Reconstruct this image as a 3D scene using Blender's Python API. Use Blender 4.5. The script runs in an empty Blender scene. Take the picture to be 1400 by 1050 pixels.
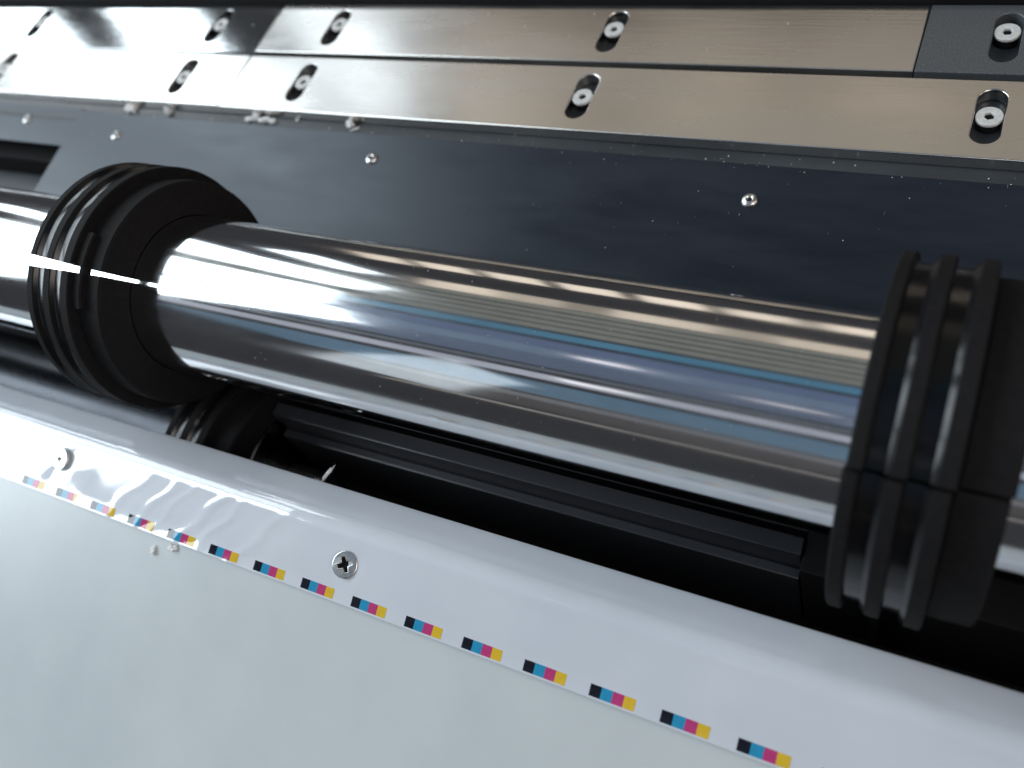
import bpy, bmesh, math, random
from mathutils import Vector, Matrix, noise
random.seed(7)
PI = math.pi
R = math.radians
scene = bpy.context.scene
COL = scene.collection

# ------------------------------------------------------------------ camera
cam_d = bpy.data.cameras.new("camera")
cam = bpy.data.objects.new("camera", cam_d)
COL.objects.link(cam)
right = Vector((0.87923208, 0.36801245, -0.30251908))
down = Vector((0.18856258, -0.85199521, -0.48841408))
fwd = Vector((-0.43748727, 0.37238554, -0.8184949))
M = Matrix.Identity(4)
for i in range(3):
    M[i][0], M[i][1], M[i][2] = right[i], -down[i], -fwd[i]
M[2][3] = 0.248
cam.matrix_world = M
cam_d.sensor_width = 36.0
cam_d.lens = 36.0 * 1204.14 / 1400.0
cam_d.clip_start = 0.005
cam_d.clip_end = 50.0
cam_d.dof.use_dof = True
cam_d.dof.focus_distance = 0.29
cam_d.dof.aperture_fstop = 8.0
scene.camera = cam

# ------------------------------------------------------------------ world and lamps
world = bpy.data.worlds.new("World")
scene.world = world
world.use_nodes = True
bg = world.node_tree.nodes["Background"]
bg.inputs[0].default_value = (0.84, 0.86, 0.95, 1)
bg.inputs[1].default_value = 0.05


WIN = 8.0


def lamp(name, loc, target, sx, sy, color, radiance):
    d = bpy.data.lights.new(name, 'AREA')
    d.shape = 'RECTANGLE'
    d.size, d.size_y = sx, sy
    d.color = color
    d.energy = radiance * PI * sx * sy
    o = bpy.data.objects.new(name, d)
    COL.objects.link(o)
    o.location = loc
    o.rotation_euler = (Vector(target) - Vector(loc)).to_track_quat('-Z', 'Y').to_euler()
    return o


# daylight windows to the left, first pane an added unseen fill: (y centre, z centre, width, height)
for (wy, wz, ww, wh, wk) in ((-2.05, 1.20, 0.90, 1.50, 0.08), (-0.35, 1.10, 0.46, 1.40, 1.3), (0.26, 1.10, 0.58, 1.40, 0.75), (0.82, 1.10, 0.12, 1.40, 0.75), (1.02, 1.24, 0.26, 1.12, 0.7),
                             (1.07, 0.585, 0.17, 0.17, 0.8), (1.52, 1.08, 0.20, 0.55, 0.6)):
    lamp("window_and_fill_light", (-1.6, wy, wz), (0.0, wy, wz), ww, wh, (0.83, 0.93, 1.0), WIN * wk)
# unseen warm fill added at the right to brighten the apron
lamp("window_and_fill_light", (1.7, -0.80, 1.85), (-0.1, 0.0, 0.0), 1.4, 1.4, (1.0, 0.93, 0.87), 4.2)
lamp("lip_fill_light", (1.9, 0.55, 1.0), (0.0, 0.05, 0.0), 0.8, 0.7, (1.0, 0.72, 0.58), 3.0)  # unseen warm lamp added to tint the apron lip
# unseen warm panels added behind for beige bands on the plates, and a low row of far windows
hx = -1.75
for (hw, hr) in ((0.30, 0.85), (0.26, 0.50), (0.18, 0.24), (0.34, 0.66), (0.20, 0.34), (0.36, 0.60), (0.12, 0.30), (0.26, 0.52), (0.20, 0.22), (0.3, 0.40), (0.5, 0.26)):
    lamp("hall_reflection_light", (hx + hw / 2, 1.95, 1.72), (hx + hw / 2, 0.3, 0.0), hw, 0.46, (1.0, 0.86, 0.69), hr * 1.1)
    hx += hw
# unseen panels added in front for dim lines on the roller
lamp("hall_reflection_light", (-0.3, -2.6, 1.05), (-0.3, 0.0, 0.3), 3.4, 0.9, (1.0, 0.88, 0.84), 0.045)
lamp("hall_reflection_light", (-0.3, -2.6, 0.40), (-0.3, 0.0, 0.40), 3.4, 0.06, (1.0, 0.93, 0.85), 0.45)
for k in range(9):
    lamp("far_window_light", (-1.62 + 0.235 * k, 2.1, 0.47), (-1.62 + 0.235 * k, 0.0, 0.47), 0.18, 0.40, (1.0, 0.86, 0.70), 1.05)
# unseen lamp strips added for bands reflected in the roller: (from, to elevation seen from the roller, colour, radiance)
ZL = 2.0
for (e0, e1, xa, xb, c, rad) in ((49, 53.5, -3.6, 1.5, (0.96, 1.0, 0.86), 0.17), (55, 59.5, -3.6, 1.5, (0.96, 1.0, 0.86), 0.17),
                                 (61, 65.5, -3.6, 1.5, (0.96, 1.0, 0.86), 0.17), (67, 71.5, -3.6, 1.5, (0.96, 1.0, 0.86), 0.17),
                                 (73, 78, -3.6, 1.5, (0.96, 1.0, 0.86), 0.17), (80.5, 87, -3.6, 1.6, (0.16, 0.62, 1.0), 0.27),
                                 (90, 98, -3.6, 1.6, (0.36, 0.55, 1.0), 0.20), (98.3, 107, -3.6, 1.6, (0.46, 0.66, 1.0), 0.25), (107.2, 119, -3.6, 1.6, (0.44, 0.64, 1.0), 0.17), (121, 124, -3.6, 1.6, (0.7, 0.82, 1.0), 0.14), (153.5, 158, -3.6, 1.6, (0.8, 0.9, 1.0), 0.12), (127, 133, -3.6, 1.6, (0.80, 0.86, 1.0), 0.50),
                                 (137, 151, -3.6, 1.6, (0.35, 0.68, 1.0), 0.22)):
    y0, y1 = 0.11 + ZL / math.tan(R(e0)), 0.11 + ZL / math.tan(R(e1))
    o = lamp("roller_reflection_light", ((xa + xb) / 2, (y0 + y1) / 2, ZL), ((xa + xb) / 2, (y0 + y1) / 2, 0), xb - xa, abs(y1 - y0), c, rad)

# small unseen lamps added for bright blobs on the roller
for (bx, by, bw, bh, br) in ((-0.80, -0.32, 0.16, 0.10, 1.3), (-0.35, -0.62, 0.20, 0.07, 0.9), (-0.10, -0.80, 0.14, 0.05, 0.8), (-1.0, -1.5, 0.3, 0.12, 0.8)):
    lamp("roller_reflection_light", (bx, by, 1.95), (bx, by, 0), bw, bh, (1.0, 0.92, 0.92), br)

scene.view_settings.view_transform = 'Standard'
scene.view_settings.look = 'None'
scene.view_settings.gamma = 1.0
scene.view_settings.use_curve_mapping = False
scene.view_settings.exposure = -0.12

# ------------------------------------------------------------------ materials


def mat(name, base, rough=0.5, metal=0.0, coat=0.0, coat_rough=0.1, spec=0.5):
    m = bpy.data.materials.new(name)
    m.use_nodes = True
    p = m.node_tree.nodes["Principled BSDF"]
    p.inputs["Base Color"].default_value = (*base, 1)
    p.inputs["Roughness"].default_value = rough
    p.inputs["Metallic"].default_value = metal
    p.inputs["Coat Weight"].default_value = coat
    p.inputs["Coat Roughness"].default_value = coat_rough
    p.inputs["Specular IOR Level"].default_value = spec
    return m


def noise_tex(m, scale, stretch=(1, 1, 1), detail=4.0, rough=0.55):
    nt = m.node_tree
    tc = nt.nodes.new("ShaderNodeTexCoord")
    mp = nt.nodes.new("ShaderNodeMapping")
    mp.inputs["Scale"].default_value = stretch
    n = nt.nodes.new("ShaderNodeTexNoise")
    n.inputs["Scale"].default_value = scale
    n.inputs["Detail"].default_value = detail
    n.inputs["Roughness"].default_value = rough
    nt.links.new(tc.outputs["Object"], mp.inputs["Vector"])
    nt.links.new(mp.outputs["Vector"], n.inputs["Vector"])
    return n.outputs["Fac"]


def ramp(m, fac, stops):
    nt = m.node_tree
    r = nt.nodes.new("ShaderNodeValToRGB")
    cr = r.color_ramp
    while len(cr.elements) < len(stops):
        cr.elements.new(0.5)
    for e, (p, c) in zip(cr.elements, stops):
        e.position = p
        e.color = (*c, 1) if not isinstance(c, (int, float)) else (c, c, c, 1)
    nt.links.new(fac, r.inputs["Fac"])
    return r.outputs["Color"]


def plug(m, out, inp):
    m.node_tree.links.new(out, m.node_tree.nodes["Principled BSDF"].inputs[inp])


def bump(m, fac, strength, dist):
    nt = m.node_tree
    b = nt.nodes.new("ShaderNodeBump")
    b.inputs["Strength"].default_value = strength
    b.inputs["Distance"].default_value = dist
    nt.links.new(fac, b.inputs["Height"])
    plug(m, b.outputs["Normal"], "Normal")
    return b


# brushed bright metal (grain runs along the machine)
def brushed(name, base, rough):
    m = mat(name, base, rough, 1.0)
    f = noise_tex(m, 900, (0.03, 1, 1), 3)
    bump(m, f, 0.25, 0.00012)
    g = noise_tex(m, 28, (0.35, 1, 1), 5)
    plug(m, ramp(m, g, [(0.3, rough * 0.8), (0.7, rough * 1.35)]), "Roughness")
    plug(m, ramp(m, g, [(0.25, tuple(c * 0.82 for c in base)), (0.65, base)]), "Base Color")
    return m


M_plate = brushed("brushed_steel", (0.78, 0.76, 0.73), 0.24)
M_plate_dark = mat("dark_speckled_steel", (0.16, 0.18, 0.20), 0.4, 0.5)  # darker speckled finish for the top right plate section
M_plate_smooth = brushed("smooth_steel", (0.70, 0.72, 0.72), 0.075)
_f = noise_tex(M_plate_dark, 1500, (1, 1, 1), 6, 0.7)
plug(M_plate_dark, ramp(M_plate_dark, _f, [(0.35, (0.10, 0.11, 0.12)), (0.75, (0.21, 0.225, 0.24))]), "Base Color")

M_chrome = mat("polished_chrome", (0.86, 0.87, 0.88), 0.07, 1.0)
M_chrome.node_tree.nodes["Principled BSDF"].inputs["Coat Weight"].default_value = 0.0
_s = noise_tex(M_chrome, 38, (0.5, 1.4, 1.4), 6, 0.7)
plug(M_chrome, ramp(M_chrome, _s, [(0.35, (0.74, 0.75, 0.76)), (0.62, (0.87, 0.88, 0.89))]), "Base Color")
_f = noise_tex(M_chrome, 420, (0.025, 1, 1), 5, 0.65)
bump(M_chrome, _f, 0.09, 0.00006)
_g = noise_tex(M_chrome, 70, (0.12, 1, 1), 6, 0.65)
plug(M_chrome, ramp(M_chrome, _g, [(0.35, 0.06), (0.72, 0.17)]), "Roughness")

M_lower = mat("dark_roller_steel", (0.06, 0.064, 0.072), 0.3, 1.0)  # dark reflected surroundings put into the base colour
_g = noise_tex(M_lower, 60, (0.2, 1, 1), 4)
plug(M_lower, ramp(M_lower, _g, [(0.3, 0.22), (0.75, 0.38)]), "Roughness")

M_rubber = mat("black_rubber", (0.012, 0.012, 0.013), 0.75, 0, spec=0.14)
_g = noise_tex(M_rubber, 420, (1, 1, 1), 5, 0.7)
plug(M_rubber, ramp(M_rubber, _g, [(0.35, (0.009, 0.009, 0.010)), (0.8, (0.016, 0.0155, 0.0155))]), "Base Color")
bump(M_rubber, _g, 0.15, 0.0001)
M_groove = mat("smooth_black_plastic", (0.007, 0.007, 0.008), 0.2, 0, spec=0.4)
_g = noise_tex(M_groove, 300, (1, 1, 1), 4)
plug(M_groove, ramp(M_groove, _g, [(0.3, 0.14), (0.8, 0.26)]), "Roughness")

M_panel = mat("black_sheet_metal", (0.02, 0.022, 0.027), 0.42, spec=0.62)
M_panel.node_tree.nodes["Principled BSDF"].inputs["Specular Tint"].default_value = (0.84, 0.92, 1.0, 1)
_g = noise_tex(M_panel, 55, (0.22, 1, 1), 7, 0.65)
plug(M_panel, ramp(M_panel, _g, [(0.3, (0.004, 0.008, 0.017)), (0.75, (0.012, 0.017, 0.030))]), "Base Color")
plug(M_panel, ramp(M_panel, _g, [(0.3, 0.29), (0.75, 0.47)]), "Roughness")
_h = noise_tex(M_panel, 800, (0.05, 1, 1), 3)
bump(M_panel, _h, 0.12, 0.0001)

M_deck = mat("dark_anodised_bar", (0.035, 0.042, 0.048), 0.45)
_g = noise_tex(M_deck, 60, (0.3, 1, 1), 5)
plug(M_deck, ramp(M_deck, _g, [(0.3, (0.022, 0.027, 0.032)), (0.75, (0.055, 0.062, 0.068))]), "Base Color")
M_beam = mat("black_painted_beam", (0.035, 0.038, 0.046), 0.38, spec=0.8)
_g = noise_tex(M_beam, 40, (0.3, 1, 1), 5)
plug(M_beam, ramp(M_beam, _g, [(0.3, 0.28), (0.75, 0.46)]), "Roughness")
M_pit = mat("matt_black", (0.008, 0.008, 0.009), 0.8, spec=0.2)
M_zinc = mat("zinc_screw", (0.72, 0.72, 0.70), 0.33, 1.0)
_g = noise_tex(M_zinc, 500, (1, 1, 1), 4)
plug(M_zinc, ramp(M_zinc, _g, [(0.3, (0.55, 0.55, 0.53)), (0.7, (0.82, 0.82, 0.80))]), "Base Color")
M_cap = mat("pale_cap_screw", (0.55, 0.56, 0.54), 0.5, 0.1)
_g = noise_tex(M_cap, 600, (1, 1, 1), 4)
plug(M_cap, ramp(M_cap, _g, [(0.3, (0.55, 0.56, 0.54)), (0.7, (0.76, 0.76, 0.74))]), "Base Color")

M_apron = mat("matt_white_plate", (0.66, 0.72, 0.75), 0.42, spec=0.6)
_g = noise_tex(M_apron, 22, (1, 1, 1), 6, 0.6)
plug(M_apron, ramp(M_apron, _g, [(0.25, (0.53, 0.58, 0.595)), (0.75, (0.60, 0.65, 0.66))]), "Base Color")
plug(M_apron, ramp(M_apron, _g, [(0.2, 0.27), (0.85, 0.34)]), "Roughness")
_h = noise_tex(M_apron, 1400, (1, 1, 1), 3, 0.6)
bump(M_apron, _h, 0.12, 0.00006)
M_film = mat("glossy_white_vinyl", (0.74, 0.77, 0.82), 0.4, 0, coat=0.9, coat_rough=0.05)
M_film.node_tree.nodes["Principled BSDF"].inputs["Coat IOR"].default_value = 1.8
_g = noise_tex(M_film, 30, (1, 1, 1), 4)
plug(M_film, ramp(M_film, _g, [(0.3, (0.60, 0.65, 0.71)), (0.7, (0.66, 0.70, 0.755))]), "Base Color")


def ink(name, c):
    m = mat(name, c, 0.4, 0, coat=0.9, coat_rough=0.05, spec=0.0)
    g = noise_tex(m, 900, (1, 1, 1), 3)
    plug(m, ramp(m, g, [(0.3, tuple(v * 0.88 for v in c)), (0.7, c)]), "Base Color")
    return m


INKS = [ink("black_ink", (0.012, 0.014, 0.022)), ink("cyan_ink", (0.03, 0.30, 0.52)),
        ink("magenta_ink", (0.52, 0.055, 0.20)), ink("yellow_ink", (0.75, 0.50, 0.04))]
M_crumb = mat("pale_crumb", (0.68, 0.68, 0.66), 0.6)
_p = M_crumb.node_tree.nodes["Principled BSDF"]
_p.inputs["Subsurface Weight"].default_value = 0.7
_p.inputs["Subsurface Scale"].default_value = 0.004
_p.inputs["Subsurface Radius"].default_value = (1, 1, 1)
_g = noise_tex(M_crumb, 900, (1, 1, 1), 4)
plug(M_crumb, ramp(M_crumb, _g, [(0.3, (0.78, 0.78, 0.77)), (0.6, (0.92, 0.92, 0.90))]), "Base Color")

# ------------------------------------------------------------------ helpers


def link(name, me, m=None, parent=None, loc=None):
    o = bpy.data.objects.new(name, me)
    COL.objects.link(o)
    if me is not None and m is not None:
        me.materials.clear()
        me.materials.append(m)
    if loc is not None:
        o.location = loc
    if parent is not None:
        o.parent = parent
    return o


def tag(o, label, cat, group=None):
    o["label"] = label
    o["category"] = cat
    if group:
        o["group"] = group
    return o


def empty(name, loc=(0, 0, 0)):
    o = bpy.data.objects.new(name, None)
    COL.objects.link(o)
    o.location = loc
    o.empty_display_size = 0.01
    return o


def copy_tree(o, parent=None):
    c = o.copy()
    COL.objects.link(c)
    c.parent = parent
    for ch in list(o.children):
        copy_tree(ch, c)
    return c


def smooth(me, angle=35, flat=False):
    bm = bmesh.new()
    bm.from_mesh(me)
    for f in bm.faces:
        f.smooth = True
    for e in bm.edges:
        if len(e.link_faces) == 2 and e.calc_face_angle(0) > R(angle):
            e.smooth = False
    if flat:
        for f in bm.faces:
            if max(abs(c) for c in f.normal) > 0.9995:
                f.smooth = False
                for e in f.edges:
                    e.smooth = False
    bm.to_mesh(me)
    bm.free()


def box_mesh(x0, x1, y0, y1, z0, z1, bevel=0.0, seg=2):
    bm = bmesh.new()
    bmesh.ops.create_cube(bm, size=1)
    for v in bm.verts:
        v.co = ((x0 + x1) / 2 + v.co.x * (x1 - x0), (y0 + y1) / 2 + v.co.y * (y1 - y0), (z0 + z1) / 2 + v.co.z * (z1 - z0))
    if bevel:
        bmesh.ops.bevel(bm, geom=bm.edges[:], offset=bevel, segments=seg, affect='EDGES', profile=0.5)
    me = bpy.data.meshes.new("box")
    bm.to_mesh(me)
    bm.free()
    smooth(me, 35, True)
    return me


def outline_mesh(loops, thick, bevel, res=2):
    """Plate with holes, top face at z=0, extruded down; edges bevelled."""
    cu = bpy.data.curves.new("outline", 'CURVE')
    cu.dimensions = '2D'
    cu.fill_mode = 'BOTH'
    cu.extrude = thick / 2 - bevel
    cu.bevel_depth = bevel
    cu.bevel_resolution = res
    cu.offset = -bevel
    for pts in loops:
        sp = cu.splines.new('POLY')
        sp.points.add(len(pts) - 1)
        for p, q in zip(sp.points, pts):
            p.co = (q[0], q[1], 0, 1)
        sp.use_cyclic_u = True
    ob = bpy.data.objects.new("tmp", cu)
    COL.objects.link(ob)
    dg = bpy.context.evaluated_depsgraph_get()
    me = bpy.data.meshes.new_from_object(ob.evaluated_get(dg))
    bpy.data.objects.remove(ob)
    me.transform(Matrix.Translation((0, 0, -thick / 2)))
    bm = bmesh.new()
    bm.from_mesh(me)
    bmesh.ops.remove_doubles(bm, verts=bm.verts, dist=1e-6)
    bm.to_mesh(me)
    bm.free()
    smooth(me, 30, True)
    return me


def slot_loop(cx, y0, y1, w, n=14):
    r = w / 2
    out = []
    for i in range(n + 1):
        a = PI * i / n
        out.append((cx + r * math.cos(a), y1 - r + r * math.sin(a)))
    for i in range(n + 1):
        a = PI + PI * i / n
        out.append((cx + r * math.cos(a), y0 + r + r * math.sin(a)))
    return out


def circle_loop(r, n, rot=0.0):
    return [(r * math.cos(rot + 2 * PI * i / n), r * math.sin(rot + 2 * PI * i / n)) for i in range(n)]


def lathe(profile, a0=0.0, a1=2 * PI, n=96, cap=True, closed=True, taper=0.0):
    """Revolve a closed (x, r) profile round the X axis from a0 to a1."""
    full = abs(a1 - a0 - 2 * PI) < 1e-6
    verts, faces = [], []
    m = len(profile)
    rings = n if full else n + 1
    for i in range(rings):
        for x, r in profile:
            dt = taper * (x - 0.014)
            a = (a0 - dt) + (a1 - a0 + 2 * dt) * i / n
            verts.append((x, r * math.cos(a), r * math.sin(a)))
    for i in range(n):
        j = (i + 1) % rings
        for k in range(m if closed else m - 1):
            l = (k + 1) % m
            faces.append((i * m + k, i * m + l, j * m + l, j * m + k))
    if not full and cap:
        faces.append(tuple(range(m)))
        faces.append(tuple(range((rings - 1) * m, rings * m))[::-1])
    me = bpy.data.meshes.new("lathe")
    me.from_pydata(verts, [], faces)
    bm = bmesh.new()
    bm.from_mesh(me)
    bmesh.ops.recalc_face_normals(bm, faces=bm.faces)
    bm.to_mesh(me)
    bm.free()
    smooth(me, 28)
    return me


def lathe_z(profile, n=32):
    """Revolve an open (r, z) profile round the Z axis."""
    verts, faces = [], []
    m = len(profile)
    for i in range(n):
        a = 2 * PI * i / n
        for r, z in profile:
            verts.append((r * math.cos(a), r * math.sin(a), z))
    for i in range(n):
        j = (i + 1) % n
        for k in range(m - 1):
            faces.append((i * m + k, i * m + k + 1, j * m + k + 1, j * m + k))
    me = bpy.data.meshes.new("turned")
    me.from_pydata(verts, [], faces)
    bm = bmesh.new()
    bm.from_mesh(me)
    bmesh.ops.remove_doubles(bm, verts=bm.verts, dist=1e-7)
    bmesh.ops.recalc_face_normals(bm, faces=bm.faces)
    bm.to_mesh(me)
    bm.free()
    smooth(me, 40)
    return me


def structure(name, me, m):
    o = link(name, me, m)
    o["kind"] = "structure"
    return o


# ------------------------------------------------------------------ setting: machine bed
XL, XR = -0.85, 0.30
structure("machine_bed", box_mesh(XL, XR, 0.2165, 0.345, -0.03, -0.0054), M_deck)
structure("pit_floor", box_mesh(XL, XR, -0.02, 0.24, -0.215, -0.205), M_pit)  # pit boxes are black shells added to keep light from leaking in
structure("pit_back_wall", box_mesh(XL, XR, 0.195, 0.2164, -0.2049, -0.018), M_pit)
structure("pit_front_wall", box_mesh(XL, XR, 0.040, 0.052, -0.2049, -0.014), M_pit)

rail = link("black_rail", box_mesh(XL, XR, 0.3023, 0.340, -0.0053, 0.0035, 0.0006), M_pit)
tag(rail, "low black rail along the very top behind the steel plates", "rail")

# ------------------------------------------------------------------ clamp plates with slots and cap screws
PT = 0.0050
me_cap = outline_mesh([circle_loop(0.0043, 36), circle_loop(0.0017, 6, 0.3)], 0.0013, 0.0003)
me_sock = lathe_z([(0.0, 0.0), (0.0034, 0.0)], 24)
me_shank = lathe_z([(0.0, 0.0), (0.0040, 0.0), (0.0040, -0.0030)], 24)


def plate(name, x0, x1, y0, y1, slots, head_y, m, label, bevel=0.00045):
    root = empty(name, ((x0 + x1) / 2, (y0 + y1) / 2, -0.0002))
    cx, cy = (x0 + x1) / 2, (y0 + y1) / 2
    loops = [[(x0 - cx, y0 - cy), (x1 - cx, y0 - cy), (x1 - cx, y1 - cy), (x0 - cx, y1 - cy)]]
    for sx, s0, s1 in slots:
        loops.append(slot_loop(sx - cx, s0 - cy, s1 - cy, 0.0092))
    link("slotted_face", outline_mesh(loops, PT, bevel), m, root)
    for sx, s0, s1 in slots:
        jx, jy = random.uniform(-.0003, .0003), random.uniform(-.0005, .0005)
        s = link("cap_screw", me_cap, M_cap, root, (sx - cx + jx, head_y - cy + jy, -0.0006))
        s.rotation_euler.z = random.uniform(0, 2)
        link("socket", me_sock, M_pit, s, (0, 0, -0.0011))
        link("shank", me_shank, M_pit, s, (0, 0, -0.0014))
    return tag(root, label, "plate", "slotted steel plates along the bed")


structure('channel_floor', box_mesh(XL, -0.4496, 0.150, 0.2164, -0.040, -0.032), M_deck)
SX = [-0.0055, -0.156, -0.3055, -0.386, -0.5365, -0.686]
G1 = 0.0004
up = lambda xs: [(x, 0.2730, 0.2975) for x in xs]
lo = lambda xs: [(x, 0.2350, 0.2597) for x in xs]
upl = plate("clamp_plate", -0.80, -0.3487, 0.2652, 0.3018, up(SX[3:]), 0.2874, M_plate_smooth,
            "upper steel plate at the left end with a mirror-bright window patch")
plate("clamp_plate", -0.3481, -0.0331, 0.2672, 0.3018, up(SX[1:3]), 0.2880, M_plate,
      "long upper beige-reflecting steel plate with two slots, under the black rail")
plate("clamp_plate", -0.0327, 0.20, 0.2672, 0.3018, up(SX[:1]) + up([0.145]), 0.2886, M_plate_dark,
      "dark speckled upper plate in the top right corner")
plate("clamp_plate", -0.80, -0.3487, 0.2285, 0.2640, lo(SX[3:]), 0.2472, M_plate,
      "lower steel plate at the left, blown out white by window light")
plate("clamp_plate", -0.3482, 0.20, 0.2285, 0.2640, lo(SX[:3]) + lo([0.145]), 0.2482, M_plate,
      "long lower steel plate with three slots, just above the black panel")

# ------------------------------------------------------------------ black sheet panels with rivets
TILT = R(5)
me_rivet = lathe_z([(0.0, -0.0002), (0.0008, -0.0002), (0.0009, 0.0009), (0.0014, 0.00125), (0.0022, 0.0010), (0.0028, 0.0005), (0.0030, 0.0), (0.0030, -0.0006)], 28)


def panel(x0, x1, length, ztop, y_top, rivets, label):
    root = empty("guide_panel", ((x0 + x1) / 2, y_top, ztop))
    root.rotation_euler.x = TILT
    hx = (x1 - x0) / 2
    link("sheet", box_mesh(-hx, hx, -length, 0, -0.0010, 0, 0.0003), M_panel, root)
    cx = (x0 + x1) / 2
    for x, y in rivets:
        r = link("rivet", me_rivet, M_zinc, root, (x - cx, -(y_top - y) / math.cos(TILT), 0))
        r.rotation_euler.z = random.uniform(0, 6)
    return tag(root, label, "panel")


panel(-0.449, 0.25, 0.062, -0.0040, 0.2218, [(-0.4118, 0.2080), (-0.2455, 0.2086), (-0.0760, 0.2060), (0.10, 0.2065)],
      "wide black sheet metal panel with silver rivets behind the chrome roller")
panel(-0.80, -0.4494, 0.0250, -0.0050, 0.2240, [(-0.4913, 0.2140), (-0.66, 0.2140)],
      "short grey-black panel strip at the left edge above a dark gap")

# ------------------------------------------------------------------ rollers
YC, ZC, RR = 0.11288, 0.020, 0.03065


def roller(name, y, z, r, x0, x1, m, label):
    root = empty(name, ((x0 + x1) / 2, y, z))
    h = (x1 - x0) / 2
    link("drum", lathe([(-h, 0.006), (-h, r - 0.0006), (-h + 0.0006, r), (h - 0.0006, r), (h, r - 0.0006), (h, 0.006)], n=192), m, root)
    link("axle", lathe([(-h - 0.02, 0.0005), (-h - 0.02, 0.0058), (h + 0.02, 0.0058), (h + 0.02, 0.0005)], n=32), M_zinc, root)
    return tag(root, label, "roller")


roller("chrome_roller", YC, ZC, RR, -0.75, 0.24, M_chrome, "large polished chrome roller running across the middle of the machine")
Y2, Z2, R2 = 0.0770, -0.070, 0.0307
roller("lower_roller", Y2, Z2, R2, -0.75, -0.2545, M_lower, "dark lower roller below the left end of the chrome roller")

# split ring: three ridges, two grooves, hub; origin at its left end on the roller axis
RO, RG, RH, RI, RB = 0.0479, 0.0465, 0.0437, 0.0309, 0.0400
WID = [(0.0, 0.0036), (0.0092, 0.0128), (0.0184, 0.0224)]
HUB1 = 0.0335


def ring(name, loc, seam, gap_mm, label, jog=0.0, lugs=True, tp=0.0, deep=False):
    root = empty(name, loc)
    for h in (0, 1):
        g0 = gap_mm / 1000 / 2 / RO
        a0 = seam + h * PI + g0
        a1 = seam + (h + 1) * PI - g0
        n = 90
        e = 0.0003
        core = lathe([(0.0005, RI), (0.0005, RB), (0.0227, RB), (0.0227, RH - e), (0.0230, RH), (HUB1 - 0.0008, RH),
                      (HUB1, RH - 0.0008), (HUB1, RI)], a0, a1, n, taper=tp)
        shell = link("half_shell", core, M_rubber, root)
        shell.location.x = jog * h
        c = 0.0006
        for i, (x0, x1) in enumerate(WID):
            c0 = c if i == 0 else 0.0002
            rm = lathe([(x0, RB), (x0, RO - c0), (x0 + c0, RO), (x1 - c * .7, RO), (x1, RO - c * .7), (x1, RB)], a0, a1, n, taper=tp)
            link("ridge", rm, M_rubber, shell)
        for i in range(2):
            x0, x1 = WID[i][1] + 1e-5, WID[i + 1][0] - 1e-5
            pr = [(x0, RB), (x0, RO - 0.0002), (x0 + 0.0011, RG + 0.0001), (x0 + 0.0015, RG), (x1 - 0.0016, RG), (x1 - 0.0013, RG + 0.0001), (x1, RO - 0.0002)]
            if deep:
                g = 0.0452
                pr = [(x0, RB), (x0, g + 0.0006), (x0 + 0.0004, g), (x1 - 0.0013, g), (x1 - 0.00125, RO - 0.0012), (x1 - 0.0011, RO - 0.0011), (x1, RO - 0.0002)]
            pr.append((x1, RB))
            link("groove", lathe(pr, a0, a1, n, taper=tp), M_groove, shell)
        # clamp lug beside the seam
        s = 1 if h == 0 else -1
        for (sa, sg) in () if not lugs else ((seam, 1),) if h == 0 else ((seam + 2 * PI, -1),):
            b0, b1 = sorted((sa + sg * (g0 + 0.0005), sa + sg * 0.30))
            lug = lathe([(0.02245, RH - 0.001), (0.02245, RH + 0.0024), (0.0262, RH + 0.0024), (0.0266, RH + 0.0018), (0.0266, RH - 0.001)], b0, b1, 14)
            link("clamp_lug", lug, M_rubber, shell)
    if not lugs:
        return tag(root, label, "ring", "grooved black split rings clamped on the rollers")
    # clamp screw bridging the seam
    tdir = Vector((0, -math.sin(seam), math.cos(seam)))
    rdir = Vector((0, math.cos(seam), math.sin(seam)))
    sm = lathe([(-0.008, 0.0001), (-0.008, 0.0019), (0.008, 0.0019), (0.008, 0.0001)], n=20)
    sc = link("clamp_screw", sm, M_pit, root, Vector((0.0247, 0, 0)) + rdir * (RH - 0.0004))
    sc.rotation_euler = Vector((1, 0, 0)).rotation_difference(tdir).to_euler()
    return tag(root, label, "ring", "grooved black split rings clamped on the rollers")


ring("split_ring", (-0.3000, YC, ZC), R(115.6), 3.2, "black grooved split ring on the left of the chrome roller with a bright slit", tp=0.7)
ring("split_ring", (-0.0175, YC, ZC), R(128.0), 1.0, "black grooved split ring at the right end of the chrome roller", 0.0006, False, deep=True)
ring("split_ring", (-0.2890, Y2, Z2), R(20), 1.0, "small-looking dark ring on the lower roller below the left ring")

# black guide beam below the roller, with an end block at the right
beam = empty("guide_beam", (-0.142, 0.0944, -0.035))
link("beam_body", box_mesh(-0.1105, 0.1105, -0.0030, 0.0030, -0.060, 0, 0.0004), M_beam, beam)
link("lower_lip", box_mesh(-0.1105, 0.1105, -0.0070, -0.0031, -0.062, -0.0130, 0.0006), M_beam, beam)
tag(beam, "black guide beam with a grey top edge just below the chrome roller", "beam")
block = empty("end_block", (0.0000, 0.0920, -0.034))
link("block_body", box_mesh(-0.0309, 0.090, -0.0052, 0.010, -0.064, -0.002, 0.0005), M_pit, block)
link("front_rib", box_mesh(-0.0085, -0.0060, -0.0072, -0.0053, -0.060, -0.010, 0.0004), M_pit, block)
tag(block, "plain black end block under the right grooved ring", "block")

# ------------------------------------------------------------------ white apron, vinyl film strips, colour bars
EY, EZ = 0.0631, -0.0110          # back edge of the apron
SB = R(28)                        # its rolled edge falls away towards the roller
BZ = -0.0040
BY = 0.0499                       # where it bends down
SL = R(20)


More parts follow.
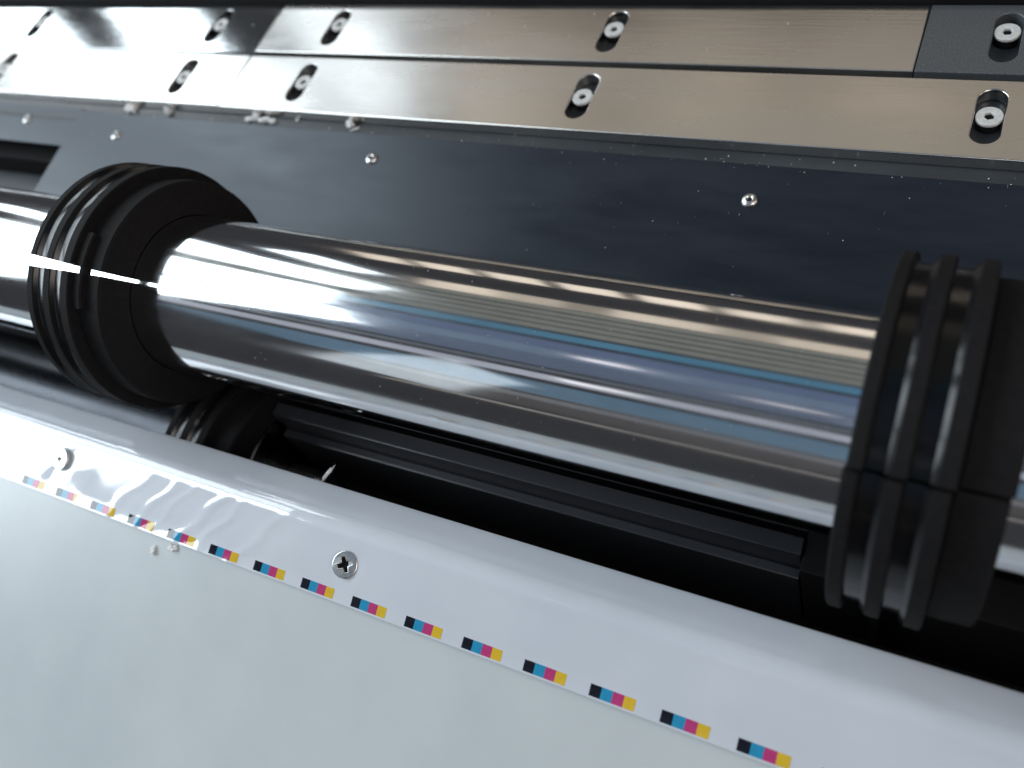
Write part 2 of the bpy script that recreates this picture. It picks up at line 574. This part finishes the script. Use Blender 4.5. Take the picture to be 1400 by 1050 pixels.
def apron_pt(s):
    """Point and slope angle on the apron profile at arc length s from its rolled-over back edge (in the YZ plane)."""
    rb = 0.008
    l0 = math.hypot(EY - BY, EZ - BZ) - rb * math.tan((SL + SB) / 2)
    if s < l0:
        return EY - s * math.cos(SB), EZ + s * math.sin(SB), -SB
    y0, z0 = EY - l0 * math.cos(SB), EZ + l0 * math.sin(SB)
    arc = rb * (SL + SB)
    cy, cz = y0 - rb * math.sin(SB), z0 - rb * math.cos(SB)          # centre of the bend
    if s < l0 + arc:
        a = -SB + (s - l0) / rb
        return cy - rb * math.sin(a), cz + rb * math.cos(a), a
    t = s - l0 - arc
    return cy - rb * math.sin(SL) - t * math.cos(SL), cz + rb * math.cos(SL) - t * math.sin(SL), SL


def apron_xyz(x, s, h):
    y, z, a = apron_pt(s)
    return Vector((x, y - math.sin(a) * h, z + math.cos(a) * h))


apron = empty("front_apron", (-0.1, EY, EZ))
AX0, AX1 = -0.80, 0.22
S_list = [0.0001, 0.005, 0.010] + [0.0112 + 0.0007 * i for i in range(12)] + [0.0215, 0.03, 0.06, 0.1, 0.16, 0.24, 0.34]
verts, faces = [], []
th = 0.0016
for x in (AX0, AX1):
    for s in S_list:
        verts.append(apron_xyz(x, s, 0) - Vector((-0.1, EY, EZ)))
    for s in reversed(S_list):
        verts.append(apron_xyz(x, s, -th) - Vector((-0.1, EY, EZ)))
m_ = len(S_list) * 2
for k in range(m_):
    l = (k + 1) % m_
    faces.append((k, l, m_ + l, m_ + k))
faces.append(tuple(range(m_)))
faces.append(tuple(range(m_, 2 * m_))[::-1])
me = bpy.data.meshes.new("apron")
me.from_pydata(verts, [], faces)
bm = bmesh.new()
bm.from_mesh(me)
bmesh.ops.recalc_face_normals(bm, faces=bm.faces)
bm.to_mesh(me)
bm.free()
smooth(me, 30)
link("bent_plate", me, M_apron, apron)
tag(apron, "matt white bent apron plate filling the bottom of the picture", "apron")

SCREWS = [(-0.1671, 0.0384), (-0.3142, 0.0406)]


def s_of_y(y):
    lo_, hi_ = 0.0, 0.3
    for _ in range(50):
        m0 = (lo_ + hi_) / 2
        if apron_pt(m0)[0] > y:
            lo_ = m0
        else:
            hi_ = m0
    return lo_


SCR = [(x, s_of_y(y)) for x, y in SCREWS]
S_END = s_of_y(0.0262)


def gauss(v, w):
    return math.exp(-(v / w) ** 2)


WR = [(-0.2670, .0026, .00008, .9), (-0.2530, .0022, .00008, .8), (-0.2445, .0018, .00005, .75), (-0.2290, .0028, .00013, .85), (-0.2195, .0022, .00009, .8),
      (-0.2010, .0028, .00010, .8), (-0.1890, .0030, .00003, .8)]


def film_h(x, s):
    h = 0.00030
    env = 1 / (1 + math.exp(-(s - 0.0170) / 0.0012))            # wrinkles live below the bend
    for wx, ww, amp, sl in WR:
        u = x - (wx - (s - 0.022) * sl + 0.0012 * math.sin(s * 420 + wx * 900))
        h += amp * env * gauss(u, ww)
    for sx, ss in SCR:
        d = math.hypot(x - sx, s - ss)
        h -= 0.00012 * gauss(d, 0.0065)
        h += 0.00006 * gauss(d - 0.0078, 0.0030) * (0.5 + 0.5 * math.sin(3 * math.atan2(s - ss, x - sx) + sx * 40))
    # radial puckers round the left screw
    sx, ss = SCR[1]
    d = math.hypot(x - sx, s - ss)
    a = math.atan2(s - ss, x - sx)
    h += 0.00020 * gauss(d - 0.012, 0.008) * (0.5 + 0.5 * math.sin(5 * a + 0.9 + 30 * d)) * env
    h += 0.00010 * noise.noise(Vector((x * 40, s * 40, 3.1)))
    # lower edge lifts a little here and there
    h += 0.0004 * max(0.0, (s - S_END + 0.006) / 0.006) ** 2 * (0.6 + 0.6 * noise.noise(Vector((x * 25, 0.5, 0))))
    return h


def edge_x(s):
    """Where the right film strip ends on the left (a slanted, slightly broken cut)."""
    pts = [(0.0, -0.2815), (0.0155, -0.2885), (0.019, -0.2915), (0.0395, -0.3008)]
    for (s0, x0), (s1, x1) in zip(pts, pts[1:]):
        if s <= s1:
            return x0 + (x1 - x0) * (s - s0) / (s1 - s0)
    return pts[-1][1]


def film(name, xa, xb, lift, label, nx, fa=None):
    root = empty(name, ((xa + xb) / 2, EY, EZ))
    o = Vector(root.location)
    ss_ = [S_END * i / 56 for i in range(57)]
    verts, faces = [], []
    for layer in (0, 1):
        for i in range(nx + 1):
            for j, s in enumerate(ss_):
                x0 = fa(s) if fa else xa
                x = x0 + (xb - x0) * i / nx
                h = film_h(x, s) + lift
                if layer:
                    h -= 0.00022
                v = apron_xyz(x, s, h)
                if j == 0:
                    v.z -= 0.00015
                verts.append(v - o)
    m1 = len(ss_)
    N = (nx + 1) * m1
    for i in range(nx):
        for j in range(m1 - 1):
            a, b, c, d = i * m1 + j, i * m1 + j + 1, (i + 1) * m1 + j + 1, (i + 1) * m1 + j
            faces.append((a, b, c, d))
            faces.append((N + d, N + c, N + b, N + a))
    for i in range(nx):
        a, b = i * m1, (i + 1) * m1
        faces.append((a, b, N + b, N + a))
        a, b = i * m1 + m1 - 1, (i + 1) * m1 + m1 - 1
        faces.append((b, a, N + a, N + b))
    for j in range(m1 - 1):
        faces.append((j + 1, j, N + j, N + j + 1))
        a = nx * m1
        faces.append((a + j, a + j + 1, N + a + j + 1, N + a + j))
    me = bpy.data.meshes.new("film")
    me.from_pydata(verts, [], faces)
    bm = bmesh.new()
    bm.from_mesh(me)
    bmesh.ops.recalc_face_normals(bm, faces=bm.faces)
    bm.to_mesh(me)
    bm.free()
    smooth(me, 50)
    link("film_sheet", me, M_film, root)
    return tag(root, label, "vinyl strip")


film_r = film("vinyl_strip", -0.2900, 0.20, 0.00060, "glossy white vinyl strip with printed colour bars along its lower edge", 620, edge_x)
film_l = film("vinyl_strip", -0.78, -0.2800, 0.0, "puckered glossy white vinyl strip at the far left under a round screw", 420)


def bar(xc, root, lift, k):
    """One colour bar: four printed swatches lying on the film."""
    b = empty("colour_bar")
    b.parent = root
    s1 = S_END - 0.0006
    s0 = s1 - 0.0034
    w = 0.0139
    for i in range(4):
        vs, fs = [], []
        nx_, ns_ = 5, 4
        for a in range(nx_ + 1):
            for c in range(ns_ + 1):
                x = xc - w / 2 + w * (i + a / nx_) / 4
                s = s0 + (s1 - s0) * c / ns_
                vs.append(apron_xyz(x, s, film_h(x, s) + lift + 0.00005) - root.location)
        for a in range(nx_):
            for c in range(ns_):
                q = a * (ns_ + 1) + c
                fs.append((q, q + 1, q + ns_ + 2, q + ns_ + 1))
        me = bpy.data.meshes.new("swatch")
        me.from_pydata(vs, [], fs)
        for f in me.polygons:
            f.use_smooth = True
        link(("black_swatch", "cyan_swatch", "magenta_swatch", "yellow_swatch")[i], me, INKS[i], b)


for k in range(-1, 15):
    xc = -0.02505 - 0.02158 * k
    if xc > -0.2965:
        bar(xc, film_r, 0.00060, k)
    else:
        bar(xc, film_l, 0.0, k)

# Phillips screws in the apron
L, Wd = 0.0026, 0.00058
cross = []
for q in range(4):
    a = q * PI / 2
    for (px, py) in ((L, -Wd), (L, Wd), (Wd * 1.4, Wd * 1.4)):
        cross.append((px * math.cos(a) - py * math.sin(a), px * math.sin(a) + py * math.cos(a)))
me_head = outline_mesh([circle_loop(0.0047, 48), cross], 0.0016, 0.0004, 3)
for v in me_head.vertices:                         # slight dome
    d = math.hypot(v.co.x, v.co.y)
    v.co.z -= 0.00035 * (d / 0.0047) ** 2
me_head2 = me_head.copy()
for v in me_head2.vertices:
    d = math.hypot(v.co.x, v.co.y)
    if d < 0.0036:
        v.co.x *= 0.55
        v.co.y *= 0.4
me_rec = lathe_z([(0.0, -0.0), (0.0034, 0.0)], 20)
me_wash = lathe_z([(0.0, 0.0002), (0.0043, 0.0002), (0.0051, 0.0), (0.0053, -0.0006)], 40)
for i, ((x, s), rz) in enumerate(zip(SCR, (0.55, 0.1))):
    r = empty("screw", apron_xyz(x, s, 0.00035 + 0.0019))
    r.rotation_euler = (SL, 0, rz)
    if i == 1:
        r.rotation_euler = (SL + R(3), R(-5), rz)
    link("head", (me_head, me_head2)[i], M_zinc, r)
    link("recess", me_rec, M_pit, r, (0, 0, -0.00135))
    link("shank", lathe_z([(0.0030, -0.0012), (0.0030, -0.006), (0.0, -0.006)], 20), M_pit, r)
    tag(r, ("cross-head silver screw in the middle of the white vinyl strip",
            "bright washed-out round screw at the left of the white vinyl strip")[i], "screw", "screws holding the apron")

# ------------------------------------------------------------------ crumbs, chips and dust


def chip_mesh(sx, sy, sz, seed):
    bm = bmesh.new()
    bmesh.ops.create_icosphere(bm, subdivisions=2, radius=1)
    for v in bm.verts:
        n = noise.noise(v.co * 2.6 + Vector((seed * 3.3, seed, 0)))
        v.co *= 1 + 1.1 * n
        v.co = Vector((v.co.x * sx, v.co.y * sy, v.co.z * sz))
    me = bpy.data.meshes.new("chip")
    bm.to_mesh(me)
    bm.free()
    return me


for i, (x, y, lab) in enumerate([(-0.5335, 0.2085, "leftmost pale crumb in the dark gap under the left panel strip"),
                                 (-0.5240, 0.2060, "second pale crumb in the dark gap under the left panel strip"),
                                 (-0.5085, 0.2088, "third pale crumb in the dark gap under the left panel strip"),
                                 (-0.4955, 0.2078, "pale crumb in the dark gap nearest the slanted panel edge")]):
    o = link('crumb', chip_mesh(.0026, .0014, .0012, i + 40), M_crumb, None, (x, y, -0.0312))
    o.rotation_euler.z = random.uniform(-1, 1)
    tag(o, lab, 'crumb', 'crumbs in the dark left gap')
CR = [(-0.4129, 0.2262, .0040, .0026, .0016, "flat white crumb in the channel near the left panel corner"),
      (-0.3853, 0.2258, .0013, .0018, .0022, "small upright white crumb second along the channel from the left"),
      (-0.3280, 0.2252, .0024, .0013, .0013, "left crumb of the white heap in the channel above the left ring"),
      (-0.3240, 0.2268, .0013, .0014, .0018, "tallest crumb of the white heap in the channel"),
      (-0.3190, 0.2256, .0034, .0018, .0014, "biggest crumb of the white heap in the channel"),
      (-0.3135, 0.2254, .0018, .0012, .0009, "right grey crumb of the white heap in the channel"),
      (-0.3270, 0.2278, .0010, .0010, .0012, "tiny top crumb of the white heap in the channel"),
      (-0.2668, 0.2266, .0020, .0018, .0020, "curled white crumb in the channel above the middle rivet"),
      (-0.2635, 0.2248, .0022, .0007, .0006, "thin white sliver in the channel above the middle rivet"),
      (-0.2995, 0.2276, .0008, .0007, .0007, "tiny white speck alone in the channel right of the heap")]
for i, (x, y, a, b, c, lab) in enumerate(CR):
    o = link("crumb", chip_mesh(a, b, c, i + 1), M_crumb, None, (x, y, -0.0054 + c * 0.75))
    o.rotation_euler = (random.uniform(-.3, .3), random.uniform(-.3, .3), 0.6 if "sliver" in lab else random.uniform(-.4, .4))
    tag(o, lab, "crumb", "white crumbs in the channel under the plates")
for i, (x, y, z, a, b, c, rz, lab) in enumerate([
        (-0.218, 0.0700, -0.0385, .0022, .0008, .0007, .2, "pale chip lying on the lower roller in the dark gap"),
        (-0.196, 0.0680, -0.0140, .0006, .0036, .0006, -.3, "short pale sliver sticking out behind the white apron edge")]):
    o = link("chip", chip_mesh(a, b, c, i + 20), M_crumb, None, (x, y, z))
    o.rotation_euler.z = rz
    tag(o, lab, "chip")
for i, (x, y, a, b, lab) in enumerate([(-0.2439, 0.0240, .0016, .0013, "grey crumb just below the vinyl strip edge"),
                                       (-0.2530, 0.0208, .0008, .0016, "bright sliver on the apron below the vinyl strip edge")]):
    o = link("crumb", chip_mesh(a, b, .0008, i + 30), M_crumb, None, apron_xyz(x, s_of_y(y), 0.0006))
    tag(o, lab, "crumb")

# dust specks on panel, roller and plates
bm = bmesh.new()


def speck(p, r):
    m4 = Matrix.Translation(p) @ Matrix.Rotation(random.uniform(0, 3), 4, 'Z')
    bmesh.ops.create_icosphere(bm, subdivisions=1, radius=r, matrix=m4)


for k in range(90):
    x = random.uniform(-0.44, 0.06)
    if random.random() < 0.5:
        x = random.uniform(-0.16, 0.06)
    d = random.uniform(0.001, 0.055) if k % 3 else random.uniform(0.0002, 0.004)
    p = Vector((x, 0.2218 - d * math.cos(TILT), -0.0040 - d * math.sin(TILT) + 0.00008))
    speck(p, random.choice((.00007, .00009, .00012, .00012, .00022)))
for k in range(60):
    speck(Vector((random.uniform(-0.45, 0.05), random.uniform(0.2225, 0.228), -0.0053)), random.choice((.0001, .00015, .0003)))
for k in range(70):
    x = random.uniform(-0.25, -0.02)
    a = R(random.uniform(70, 170))
    speck(Vector((x, YC + RR * math.cos(a), ZC + RR * math.sin(a))), random.choice((.00007, .0001, .00015)))
for k in range(24):
    speck(Vector((random.uniform(-0.5, 0.02), random.uniform(0.269, 0.30), -0.0001)), random.choice((.00012, .0002)))
me = bpy.data.meshes.new("dust")
bm.to_mesh(me)
bm.free()
d_ = link("dust", me, M_crumb)
d_["kind"] = "stuff"
d_["label"] = "fine pale dust specks on the black panel and roller"
